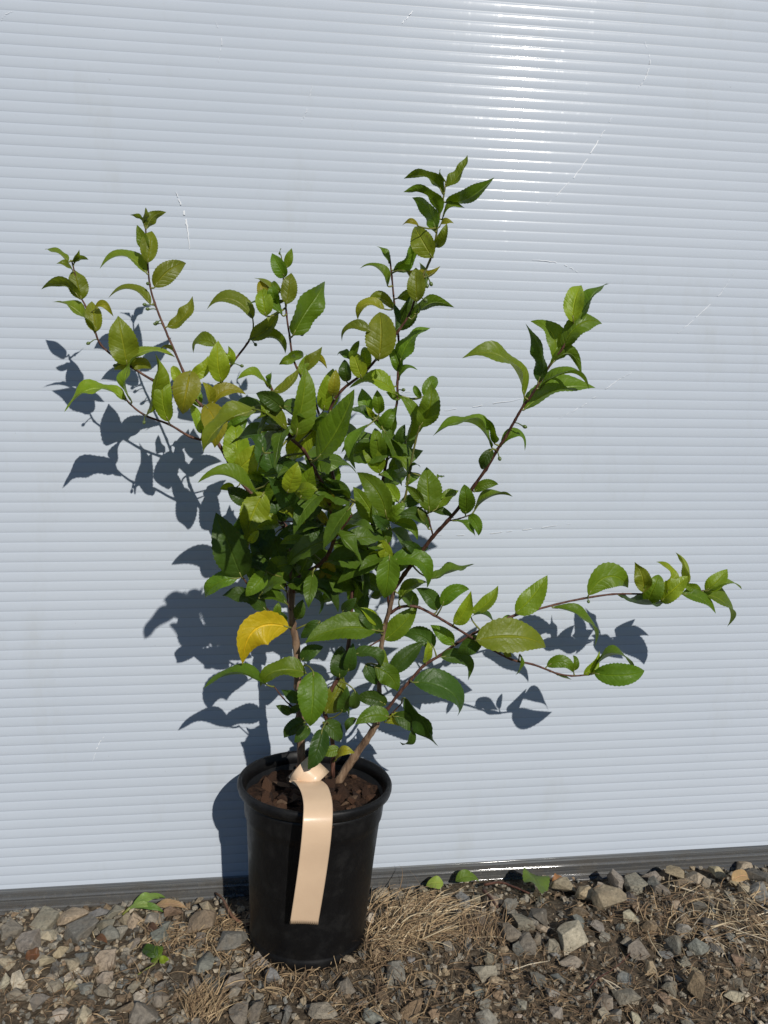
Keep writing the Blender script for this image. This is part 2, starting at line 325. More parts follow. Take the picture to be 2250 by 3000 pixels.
def build_gravel():
    me0 = [rock_mesh(50 + i, 9, False) for i in range(8)]
    tpl = [([v.co.copy() for v in m.vertices], [tuple(p.vertices) for p in m.polygons]) for m in me0]
    V, Fc, C = [], [], []; rnd = random.Random(5); k = 0
    while k < 15000:
        u, y = rnd.uniform(-.75, 1.35), rnd.uniform(.5, WALL + .03)
        if rnd.random() > (1 if -.5 < u < .75 else .4): continue
        k += 1
        w = rnd.choice((.0016, .0022, .003, .0045, .006, .008, .010) if u < .05 else (.0016, .0022, .003, .004, .006, .008)) * rnd.uniform(.8, 1.2)
        if (u - POTX) ** 2 + (y - POTY) ** 2 < (.06 + w) ** 2: continue
        vs, fs = rnd.choice(tpl); rot = Matrix.Rotation(rnd.uniform(0, 6.3), 3, 'Z') @ Matrix.Rotation(rnd.uniform(-.5, .5), 3, 'X')
        n0 = len(V); z = gz(u, y) + w * .2; sq = rnd.uniform(.55, .9)
        for q in vs:
            r = rot @ Vector((q.x, q.y * .85, q.z * sq)); V.append((u + r.x*w*.5, y + r.y*w*.5, z + r.z*w*.5))
        t_ = TONE[rnd.choice('ggbtnld' if w > .004 else 'gtnnndd')]; kk = rnd.uniform(.6, 1.15)
        for q in fs: Fc.append(tuple(i + n0 for i in q)); C.append(tuple(x * kk for x in t_))
    o = tinted('gravel', V, Fc, C, mGRAVEL, ground); o['kind'] = 'stuff'
    o['label'] = 'small crushed gravel and crumbs of soil between the larger stones'
build_gravel()
# dry grass and straw
def blade(V, Fc, C, p, L, az, el, w, droop, col, rnd, side_curl=0.0, n=5):
    n0 = len(V); q = Vector(p); a, e = az, el
    for i in range(n + 1):
        d = Vector((cos(a)*cos(e), sin(a)*cos(e), sin(e))); s = Vector((-sin(a), cos(a), rnd.uniform(-.5, .5))).normalized()
        ww = w * (1 - .75 * (i / n) ** 1.5) / 2; V += [tuple(q - s*ww), tuple(q + s*ww + Vector((0, 0, ww)))]
        q = q + d * (L / n); e -= droop / n * (1 + rnd.uniform(-.4, .4)); a += side_curl / n + rnd.uniform(-.14, .14)
        fl = gz(q.x, q.y) + .0012
        if q.z < fl: q.z = fl; e = rnd.uniform(0, .15)
        if q.y > WALL - .011: q.y = WALL - .011
    for i in range(n): Fc.append((n0+2*i, n0+2*i+1, n0+2*i+3, n0+2*i+2)); C.append(col)
STR = [(.40, .29, .165), (.31, .215, .12), (.52, .42, .27), (.22, .145, .08), (.15, .098, .058), (.60, .51, .37)]
def build_grass():
    rnd = random.Random(11); V, Fc, C = [], [], []
    def clump(u0, v0, u1, v1, n, L, cols, az=None, spread=3.14, el=(.05, .6), w=.0010):
        for _ in range(n):
            p = gpix(rnd.uniform(u0, u1), rnd.uniform(v0, v1))
            if (p.x - POTX) ** 2 + (p.y - POTY) ** 2 < .064 ** 2: continue
            p.z += rnd.uniform(0, .009); c_ = STR[rnd.choice(cols)]; k = rnd.uniform(.7, 1.15)
            blade(V, Fc, C, p, L * rnd.uniform(.35, 1.15), (az if az is not None else 0) + rnd.uniform(-spread, spread), rnd.uniform(*el), w * rnd.uniform(.5, 1.2), rnd.uniform(.2, 1.4), tuple(x * k for x in c_), rnd, rnd.uniform(-.9, .9))
    clump(1065, 2650, 1300, 2790, 330, .05, (0, 1, 1, 3, 3, 2), .35, 1.1)
    clump(1060, 2680, 1200, 2850, 300, .03, (0, 1, 3, 4))
    clump(1100, 2640, 1320, 2760, 60, .085, (2, 5, 0), .2, .35, (0, .2), .0012)
    clump(1340, 2700, 1480, 2790, 170, .035, (1, 3, 4), 1.57, 1.2, (.2, 1.1), .0008)
    clump(1880, 2610, 2250, 2790, 300, .045, (0, 1, 3, 3, 4, 2))
    clump(1920, 2600, 2250, 2760, 45, .08, (2, 5, 0), 0, 3.14, (0, .25), .0012)
    clump(1780, 2650, 1980, 2760, 110, .035, (1, 3, 4))
    clump(400, 2720, 690, 2810, 430, .025, (0, 1, 3, 3)); clump(540, 2930, 640, 3010, 170, .03, (0, 1, 3), 1.57, 1.4, (.2, 1))
    clump(700, 2800, 920, 2930, 230, .03, (0, 1, 3, 4)); clump(900, 2830, 1250, 3010, 260, .035, (1, 3, 4, 0))
    clump(560, 2690, 720, 2750, 150, .022, (1, 3, 0))
    clump(1550, 2830, 2250, 3010, 420, .022, (3, 4, 4, 1), w=.0008); clump(1250, 2800, 1650, 3000, 260, .024, (3, 4, 1), w=.0008)
    clump(0, 2850, 700, 3010, 280, .022, (3, 4, 1), w=.0008); clump(-50, 2640, 2300, 3020, 900, .016, (1, 3, 4, 4, 4), w=.0007); clump(1300, 2780, 2300, 3020, 420, .014, (3, 4, 4), w=.0008)
    clump(250, 2720, 900, 3000, 40, .05, (2, 5, 0), 0, 3.14, (0, .3), .0012); clump(1300, 2600, 2250, 2950, 50, .05, (2, 5, 1), 0, 3.14, (0, .3), .001)
    clump(1500, 2640, 1900, 2760, 120, .03, (3, 4, 4), w=.0009); clump(820, 2795, 960, 2840, 26, .022, (5, 2, 1, 4), 1.4, .5, (.7, 1.3), .0009)
    for _ in range(700):                               # grass beyond the picture's edges, thinner
        p = Vector((rnd.choice((rnd.uniform(-1.1, -.4), rnd.uniform(.65, 1.3))), rnd.uniform(.5, .9), 0)); p.z = gz(p.x, p.y) + .002
        c_ = STR[rnd.choice((0, 1, 3, 4))]; blade(V, Fc, C, p, rnd.uniform(.01, .05), rnd.uniform(0, 6.3), rnd.uniform(0, .6), .0009, .8, c_, rnd)
    o = tinted('dry_grass', V, Fc, C, mSTRAW); o['kind'] = 'stuff'; tag(o, 'dry straw-coloured grass and fibres scattered over the gravel', 'grass')
build_grass()

# ------------------------------------------------------------------ leaf maker
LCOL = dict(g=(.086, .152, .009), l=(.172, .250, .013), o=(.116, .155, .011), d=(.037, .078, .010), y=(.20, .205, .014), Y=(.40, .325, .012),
            w=(.19, .24, .05))
def leaf_mesh(P0, P1, P2, nrm, W, rnd, off, stem=None, fold=.28, n=30, wavy=1.0, tip_tw=0.0):
    v, f, uv, mi = [], [], [], []
    ph = rnd.uniform(0, 6.28); wf = rnd.uniform(7, 12); wa = rnd.uniform(.10, .34) * wavy; us = (-1, -.55, 0, .55, 1)
    curl = rnd.uniform(-.15, .9); L = (P1 - P0).length + (P2 - P1).length; asym = rnd.uniform(-.13, .13); mx_ = 0.5 + rnd.uniform(-.06, .05)
    pk = lambda t: max(0, t) ** (.72 * mx_ / .5) * max(0, 1 - t) ** 1.05
    pm = max(pk(i / 40) for i in range(41))
    for i in range(n + 1):
        t = i / n; c = P0*(1-t)**2 + P1*2*t*(1-t) + P2*t*t; tg = ((P1-P0)*(1-t) + (P2-P1)*t)
        tg = tg.normalized() if tg.length > 1e-7 else (P2 - P0).normalized()
        s = tg.cross(nrm)
        s = s.normalized() if s.length > 1e-6 else tg.orthogonal().normalized()
        nn = s.cross(tg); c = c - nn * (L * curl * max(0, t - .55) ** 2); a = tip_tw * t * t; s, nn = s*cos(a) + nn*sin(a), nn*cos(a) - s*sin(a)
        hw = max(pk(t) / pm * W / 2, .00025 if i < n else 0)
        for u in us:
            k = hw * u * (1 + asym * (1 if u > 0 else -1))
            if abs(u) == 1 and 1 < i < n: k *= 1 + (.045 if i % 2 else -.02)
            hgt = abs(u) * hw * math.sin(fold) + wa * hw * abs(u) ** 1.5 * sin(wf * t + ph + (2 if u > 0 else 0)) - .10 * hw * (1 if abs(u) == .55 else 0) * -1
            v.append(c + s * k * cos(fold) + nn * hgt - off); uv.append((t, u))
    for i in range(n):
        for k in range(4): f.append((i*5+k, i*5+k+1, i*5+k+6, i*5+k+5)); mi.append(0)
    if stem is not None and (stem - P0).length > .0008:
        d0 = (P1 - P0).normalized(); ln = (stem - P0).length
        pts = [stem, stem.lerp(P0, .55) - d0 * ln * .12, P0, P0 + d0 * min(L * .12, .006)]
        pts = catmull(pts, 2); r0 = min(.0011, .0007 + W * .012)
        tv, tf = tube(pts, [r0 * (1.15 - .6 * i / (len(pts)-1)) for i in range(len(pts))], 5)
        b0 = len(v); v += [p - off for p in tv]; uv += [(0, 0)] * len(tv)
        for q in tf: f.append(tuple(b0 + i for i in q)); mi.append(1)
    return mesh('leaf', v, f, True, uv, mi)

# ------------------------------------------------------------------ pot and soil
PTOP = pix(924, 2280, WALL - .806)
pbase = Vector((POTX, POTY, -.004))
axis = (PTOP - pbase); PH = axis.length
pot = empty('nursery_pot', pbase); pot.rotation_mode = 'QUATERNION'; pot.rotation_quaternion = axis.to_track_quat('Z', 'Y')
tag(pot, 'black plastic nursery pot of dark bark mix standing against the white wall', 'pot')
def lathe(prof, n=72):
    v, f = [], []
    for r, z in prof:
        for k in range(n): v.append((r*cos(2*pi*k/n), r*sin(2*pi*k/n), z))
    for j in range(len(prof)-1):
        for k in range(n): f.append((j*n+k, j*n+(k+1) % n, (j+1)*n+(k+1) % n, (j+1)*n+k))
    return v, f
H_ = PH
v, f = lathe([(.0008, .006), (.050, .005), (.056, .0), (.0605, .001), (.0632, .006), (.0636, .0135), (.0629, .0145), (.0632, .016), (.0690, H_*.55), (.0722, H_-.044), (.0726, H_-.040), (.0746, H_-.036), (.0752, H_-.032), (.0762, H_-.018), (.0764, H_-.0125), (.0738, H_-.0125), (.0705, H_-.05), (.0625, .012), (.0008, .012)])
obj('pot_body', mesh('pot_body', v, f), mPOT, pot)
v, f = lathe([(.0768, H_-.0135), (.0800, H_-.0125), (.0826, H_-.0100), (.0838, H_-.0062), (.0838, H_-.0025), (.0826, H_-.0004), (.0806, H_), (.0788, H_-.0012), (.0775, H_-.005), (.0742, H_-.013), (.0768, H_-.0135)])
obj('rim', mesh('rim', v, f), mPOT, pot)
def build_soil():
    v, f = [(0, 0, H_-.019)], []; nr, n = 10, 40
    for j in range(1, nr + 1):
        for k in range(n):
            r = .0748 * j / nr; a = 2*pi*k/n; x, y = r*cos(a), r*sin(a)
            v.append((x, y, H_ - .019 + .007 * noise.noise(Vector((x*70, y*70, 1))) + .003 * noise.noise(Vector((x*200, y*200, 2)))))
    for k in range(n): f.append((0, 1+k, 1+(k+1) % n))
    for j in range(nr-1):
        for k in range(n): f.append((1+j*n+k, 1+(j+1)*n+k, 1+(j+1)*n+(k+1) % n, 1+j*n+(k+1) % n))
    s = obj('potting_soil', mesh('potting_soil', v, f), mSOIL, pot)
    rnd = random.Random(3); ch = [rock_mesh(80 + i, 13) for i in range(6)]
    for k in range(120):
        r = .066 * math.sqrt(rnd.random()); a = rnd.uniform(0, 6.28); w = rnd.uniform(.010, .024) if k < 60 else rnd.uniform(.003, .006)
        me = rnd.choice(ch)
        o = bpy.data.objects.new('bark_chip', me); sc.collection.objects.link(o); o.parent = s
        if not me.materials: me.materials.append(mCHIP)
        o.location = (r*cos(a), r*sin(a), H_ - .019 + .007 * noise.noise(Vector((r*cos(a)*70, r*sin(a)*70, 1))) + w * .1)
        o.scale = (w * .6, w * rnd.uniform(.25, .45), w * rnd.uniform(.15, .35)); o.rotation_euler = (rnd.uniform(-.6, .6), rnd.uniform(-.6, .6), rnd.uniform(0, 6.3))
        c_ = rnd.choice([(.075, .038, .022), (.05, .026, .016), (.11, .058, .034), (.15, .095, .06), (.035, .02, .014)]); o.color = (*c_, 1)
build_soil()

# ------------------------------------------------------------------ tag strap
def ribbon(P, Wd, wdirs, th=.0006, jag=False):
    n = len(P); v, f = [], []; U = (-1, -.5, 0, .5, 1)
    if jag: U = tuple(-1 + 2 * i / 26 for i in range(27))
    m = len(U)
    for sgn in (1, -1):
        for i, p in enumerate(P):
            t = (P[min(i+1, n-1)] - P[max(i-1, 0)]).normalized(); s = wdirs[i]; s = (s - t * s.dot(t)).normalized(); nn = s.cross(t)
            for k, u in enumerate(U):
                q = p + s * u * Wd / 2 + nn * sgn * th / 2 + nn * .0006 * (1 - u * u)
                if jag and i == n - 1: q = q + t * (.0007 if k % 2 else -.0007)
                v.append(q)
    o2 = n * m
    for i in range(n-1):
        for k in range(m-1):
            a = i*m+k; f.append((a, a+1, a+m+1, a+m)); f.append((o2+a, o2+a+m, o2+a+m+1, o2+a+1))
        for a in (i*m, i*m+m-1): f.append((a, a+m, o2+a+m, o2+a))
    for i in (0, n-1):
        for k in range(m-1): a = i*m+k; f.append((a, a+1, o2+a+1, o2+a))
    return v, f
tg = empty('plant_tag', pix(*src('J', 780, 380), .12)); tag(tg, 'blank tan plastic label strap hanging over the rim of the black pot', 'tag')
def J(x, y, d): return pix(*src('J', x, y), d)
P = catmull([J(757, 345, .150), J(790, 372, .163), J(825, 425, .178), J(846, 520, .198), J(845, 640, .2135), J(832, 800, .2145), J(810, 980, .2085), J(779, 1190, .2010), J(741, 1424, .190)], 7)
WD = [(Vector((1, 0, 0)) * (1-a) + Vector((.99, 0, -.04)) * a) + Vector((0, .38, -.15)) * max(0, 1 - a * 4.5) for a in [i/(len(P)-1) for i in range(len(P))]]
v, f = ribbon(P, .0282, WD, jag=True); obj('strap', mesh('strap', [p - tg.location for p in v], f, True), mTAG, tg)
P = catmull([J(715, 400, .150), J(742, 345, .154), J(790, 285, .152), J(838, 240, .143), J(858, 222, .128), J(842, 235, .112), J(780, 290, .104), J(735, 335, .112), J(700, 380, .13), J(712, 398, .147)], 6)
v, f = ribbon(P, .0265, [Vector((.68, -.12, -.60))] * len(P)); obj('loop', mesh('loop', [p - tg.location for p in v], f, True), mTAG, tg)

# ------------------------------------------------------------------ the tea plant
plant = empty('tea_plant', pix(900, 2290, .115))
tag(plant, 'bushy broad-leaved green shrub growing from the black nursery pot', 'plant')
OFF = plant.location.copy()
STEMS = {}      # name -> (object, [(u, v, delta)], [3-D points])
def stem(name, m, r0, r1, nodes, n=6):
    # nodes: (crop, x, y, delta in cm)
    Q = [Vector((*src(c_, x, y), d / 100)) for c_, x, y, d in nodes]
    Q = catmull(Q, n); P = [pix(q.x, q.y, q.z) for q in Q]; k = len(P)
    rad = [(r0 + (r1 - r0) * (i / (k-1)) ** .8) / 1000 * (1.22 if i % n == 0 and 0 < i < k - 1 else 1) for i in range(k)]
    v, f = tube([p - OFF for p in P], rad, 9, .25)
    o = obj('stem' if r0 > 1.45 else 'twig', mesh('stem', v, f), m, plant); STEMS[name] = (o, Q, P)
stem('trunk', mTRUNK, 4.6, 3.0, [('S', 884, 2310, 11.0), ('G', 912, 1250, 12.6), ('G', 895, 1000, 13), ('G', 878, 650, 13), ('G', 848, 490, 13), ('G', 840, 250, 13), ('G', 845, 0, 13), ('E', 842, 1250, 13)])
stem('trunk_up', mTWIG, 3.0, 1.9, [('E', 842, 1250, 13), ('S', 836, 1545, 12.3), ('S', 770, 1480, 11.8), ('E', 400, 680, 11.2), ('S', 662, 1337, 10.9), ('E', 240, 400, 10.7)])
stem('left_low', mTWIG, 1.5, .8, [('E', 240, 400, 10.7), ('D', 1100, 550, 10.9), ('D', 940, 460, 11.0), ('D', 770, 395, 11.2), ('D', 660, 310, 11.3), ('D', 620, 245, 11.4)])
stem('left_fork', mTWIG, 1.7, 1.5, [('E', 240, 400, 10.7), ('S', 612, 1240, 10.7), ('A', 1250, 1345, 10.7)])
stem('left_mid', mTWIG, 1.5, .8, [('A', 1250, 1345, 10.7), ('A', 1170, 1260, 10.7), ('A', 1110, 1110, 10.7), ('A', 1050, 970, 10.7), ('A', 990, 830, 10.7), ('A', 940, 700, 10.9), ('A', 910, 590, 11.0), ('A', 897, 450, 11.2), ('A', 885, 250, 11.3)])
stem('left_right', mTWIG, 1.4, .9, [('A', 1250, 1345, 10.7), ('A', 1340, 1190, 11.0), ('A', 1410, 1070, 11.2), ('A', 1500, 950, 11.5), ('A', 1525, 905, 11.7)])
stem('left_far', mTWIG, 1.5, .7, [('A', 1190, 1275, 10.7), ('S', 520, 1143, 10.7), ('A', 930, 1170, 10.7), ('A', 800, 1090, 10.7), ('A', 700, 1030, 10.9), ('A', 610, 950, 11.2), ('A', 570, 850, 11.5), ('A', 520, 720, 11.7), ('A', 488, 650, 11.7), ('A', 435, 440, 11.9)])
stem('front', mTWIG, 2.2, 1.0, [('G', 855, 240, 13), ('G', 900, 120, 14.5), ('E', 1000, 1440, 16), ('E', 1110, 1350, 18), ('E', 1180, 1200, 20), ('E', 1170, 1000, 22.5), ('E', 1140, 870, 24.5), ('E', 1090, 740, 26), ('E', 1020, 610, 28), ('E', 940, 470, 30), ('E', 850, 380, 31), ('E', 800, 300, 32), ('E', 780, 230, 32.5), ('E', 740, 110, 33), ('B', 545, 1100, 33.3), ('B', 500, 990, 33.6)])
stem('front_b', mTWIG, 1.1, .8, [('E', 1185, 1190, 20), ('E', 1260, 1090, 21), ('E', 1330, 990, 22)])
stem('front_c', mTWIG, .9, .7, [('E', 1170, 985, 22.5), ('E', 1280, 950, 23), ('E', 1355, 880, 24)])
stem('front_d', mTWIG, .9, .6, [('E', 1165, 1060, 21.5), ('E', 1000, 1050, 20), ('E', 780, 1045, 19)])
stem('mid_base', mTWIG, 2.6, 2.0, [('S', 975, 2275, 9.5), ('G', 1170, 1400, 10), ('G', 1110, 1200, 11), ('G', 1160, 1030, 12), ('G', 1250, 880, 12.5), ('G', 1300, 700, 13), ('G', 1325, 350, 13), ('G', 1340, 170, 13)])
stem('mid_left', mTWIG, 1.3, .9, [('G', 1340, 170, 13), ('F', 60, 1450, 13.5), ('F', 45, 1350, 14), ('F', 60, 1270, 14.3)])
stem('mid_right', mTWIG, 1.7, 1.5, [('G', 1340, 170, 13), ('F', 150, 1430, 13.3), ('F', 190, 1330, 13.6), ('S', 1090, 1540, 14), ('S', 1112, 1450, 15), ('F', 350, 640, 16)])
stem('red', mTWIG, 1.5, .8, [('F', 350, 640, 16), ('F', 380, 480, 16.5), ('F', 400, 350, 17), ('F', 430, 200, 17.5), ('F', 455, 40, 18), ('C', 395, 1330, 18.3), ('C', 403, 1180, 18.6), ('C', 400, 1080, 19), ('C', 390, 1000, 19.2), ('C', 378, 900, 19.5), ('C', 365, 760, 20), ('C', 352, 640, 20.3)])
stem('red_twig', mTWIG, .8, .6, [('F', 390, 485, 16.5), ('F', 450, 460, 17.5), ('F', 520, 410, 18)])
stem('red_twig2', mTWIG, .9, .6, [('F', 395, 335, 17), ('F', 340, 280, 17.5), ('F', 285, 215, 18)])
stem('green_shoot', mSHOOT, 1.2, .9, [('S', 1150, 1520, 17.5), ('F', 510, 870, 18.5), ('F', 560, 600, 19.5), ('F', 600, 400, 20), ('F', 637, 265, 20.5)])
stem('top', mTWIG, 1.9, .8, [('G', 1335, 200, 12.9), ('S', 1008, 1560, 14), ('S', 985, 1440, 15.5), ('S', 960, 1300, 17.5), ('S', 968, 1200, 19), ('C', 95, 1370, 20), ('C', 220, 1270, 21), ('C', 330, 1140, 22), ('C', 400, 1050, 22.7), ('C', 460, 960, 23.3), ('C', 492, 870, 24), ('C', 515, 790, 24.5)])
stem('top_shoot', mSHOOT, 1.1, .6, [('C', 515, 790, 24.5), ('C', 570, 670, 25), ('C', 600, 560, 25.5), ('C', 615, 460, 26), ('C', 640, 350, 26.3), ('C', 655, 260, 26.5)])
stem('mid_top', mTWIG, 1.5, .8, [('S', 985, 1440, 15.5), ('S', 960, 1300, 15), ('B', 770, 1090, 15), ('B', 690, 940, 15), ('B', 640, 830, 15.3), ('B', 620, 700, 15.5), ('B', 600, 560, 15.8), ('B', 575, 270, 16)])
stem('right_base', mTRUNK, 5.2, 3.1, [('J', 985, 375, 7.8), ('H', 90, 1580, 8.2), ('H', 170, 1470, 8.8), ('H', 240, 1360, 9.5), ('H', 262, 1300, 10)])
stem('right_up', mTRUNK, 2.9, 2.2, [('H', 250, 1340, 9.7), ('H', 265, 1200, 10.5), ('H', 262, 1050, 11.3), ('H', 275, 850, 12.5), ('H', 300, 680, 13.5), ('H', 335, 560, 14.5), ('H', 365, 420, 15.5)])
stem('right_arm', mTWIG, 2.2, .8, [('H', 365, 420, 15.5), ('H', 440, 310, 16.5), ('H', 540, 180, 17.5), ('F', 740, 1170, 19), ('F', 860, 1040, 20.3), ('F', 970, 910, 21.5), ('F', 1080, 750, 22.5), ('F', 1170, 620, 23.5), ('F', 1260, 470, 24.5), ('F', 1330, 360, 25.2), ('F', 1410, 220, 26), ('F', 1480, 100, 26.7), ('C', 1110, 1410, 27.3), ('C', 1180, 1300, 28), ('C', 1240, 1200, 28.5), ('C', 1290, 1138, 29), ('C', 1345, 1000, 29.5)])
stem('right_arm_twig', mTWIG, .9, .6, [('F', 745, 1170, 19), ('F', 710, 1040, 19.5), ('F', 660, 910, 20)])
stem('right_arm_twig2', mTWIG, .8, .6, [('F', 870, 1040, 20.3), ('F', 960, 1020, 20.5), ('F', 1060, 985, 21)])
stem('lone_shoot', mTWIG, 1.4, .9, [('H', 330, 540, 14.3), ('H', 318, 400, 15.5), ('H', 325, 200, 16.5), ('F', 383, 1250, 16.8), ('F', 385, 1150, 17), ('F', 365, 1000, 17.5)])
stem('bend', mTWIG, 1.7, .9, [('H', 340, 585, 14.3), ('H', 400, 545, 14.8), ('H', 470, 535, 15), ('H', 540, 545, 15), ('H', 640, 595, 15), ('H', 760, 665, 14.8), ('H', 900, 750, 14.5), ('H', 1020, 820, 14.2), ('H', 1180, 905, 14), ('H', 1330, 940, 13.8), ('H', 1450, 985, 13.6), ('I', 520, 780, 13.5), ('I', 600, 793, 13.5), ('I', 690, 787, 13.5)])
stem('reach', mTWIG, 1.9, .9, [('H', 268, 1290, 10), ('H', 320, 1250, 10.2), ('H', 400, 1140, 10.6), ('H', 480, 1050, 11), ('H', 570, 950, 11.4), ('H', 680, 880, 11.8), ('H', 800, 795, 12.2), ('H', 920, 725, 12.5), ('H', 1060, 660, 12.8), ('H', 1200, 600, 13), ('H', 1350, 560, 13), ('H', 1500, 520, 13), ('I', 660, 375, 13), ('I', 820, 352, 13), ('I', 1000, 350, 13), ('I', 1150, 350, 13), ('I', 1310, 333, 13)])
stem('low_left', mTWIG, 1.1, .8, [('G', 850, 540, 13), ('G', 740, 460, 14), ('G', 650, 380, 15), ('G', 540, 250, 16), ('G', 430, 90, 17)])
stem('low_twig', mTWIG, .9, .6, [('G', 845, 400, 13), ('G', 810, 330, 13.8), ('G', 800, 190, 14.3), ('G', 765, 110, 14.8)])
stem('cross', mTWIG, .9, .8, [('H', 285, 760, 13), ('H', 200, 810, 13), ('H', 120, 850, 12.8), ('H', 40, 880, 12.6)])
stem('stub', mTWIG, .9, .7, [('H', 280, 1330, 10), ('H', 340, 1290, 10.8), ('H', 420, 1208, 11.5)])
stem('low_pet', mTWIG, .9, .6, [('G', 900, 1190, 12.7), ('G', 830, 1150, 13.5), ('G', 770, 1090, 14), ('G', 700, 1000, 14.5)])

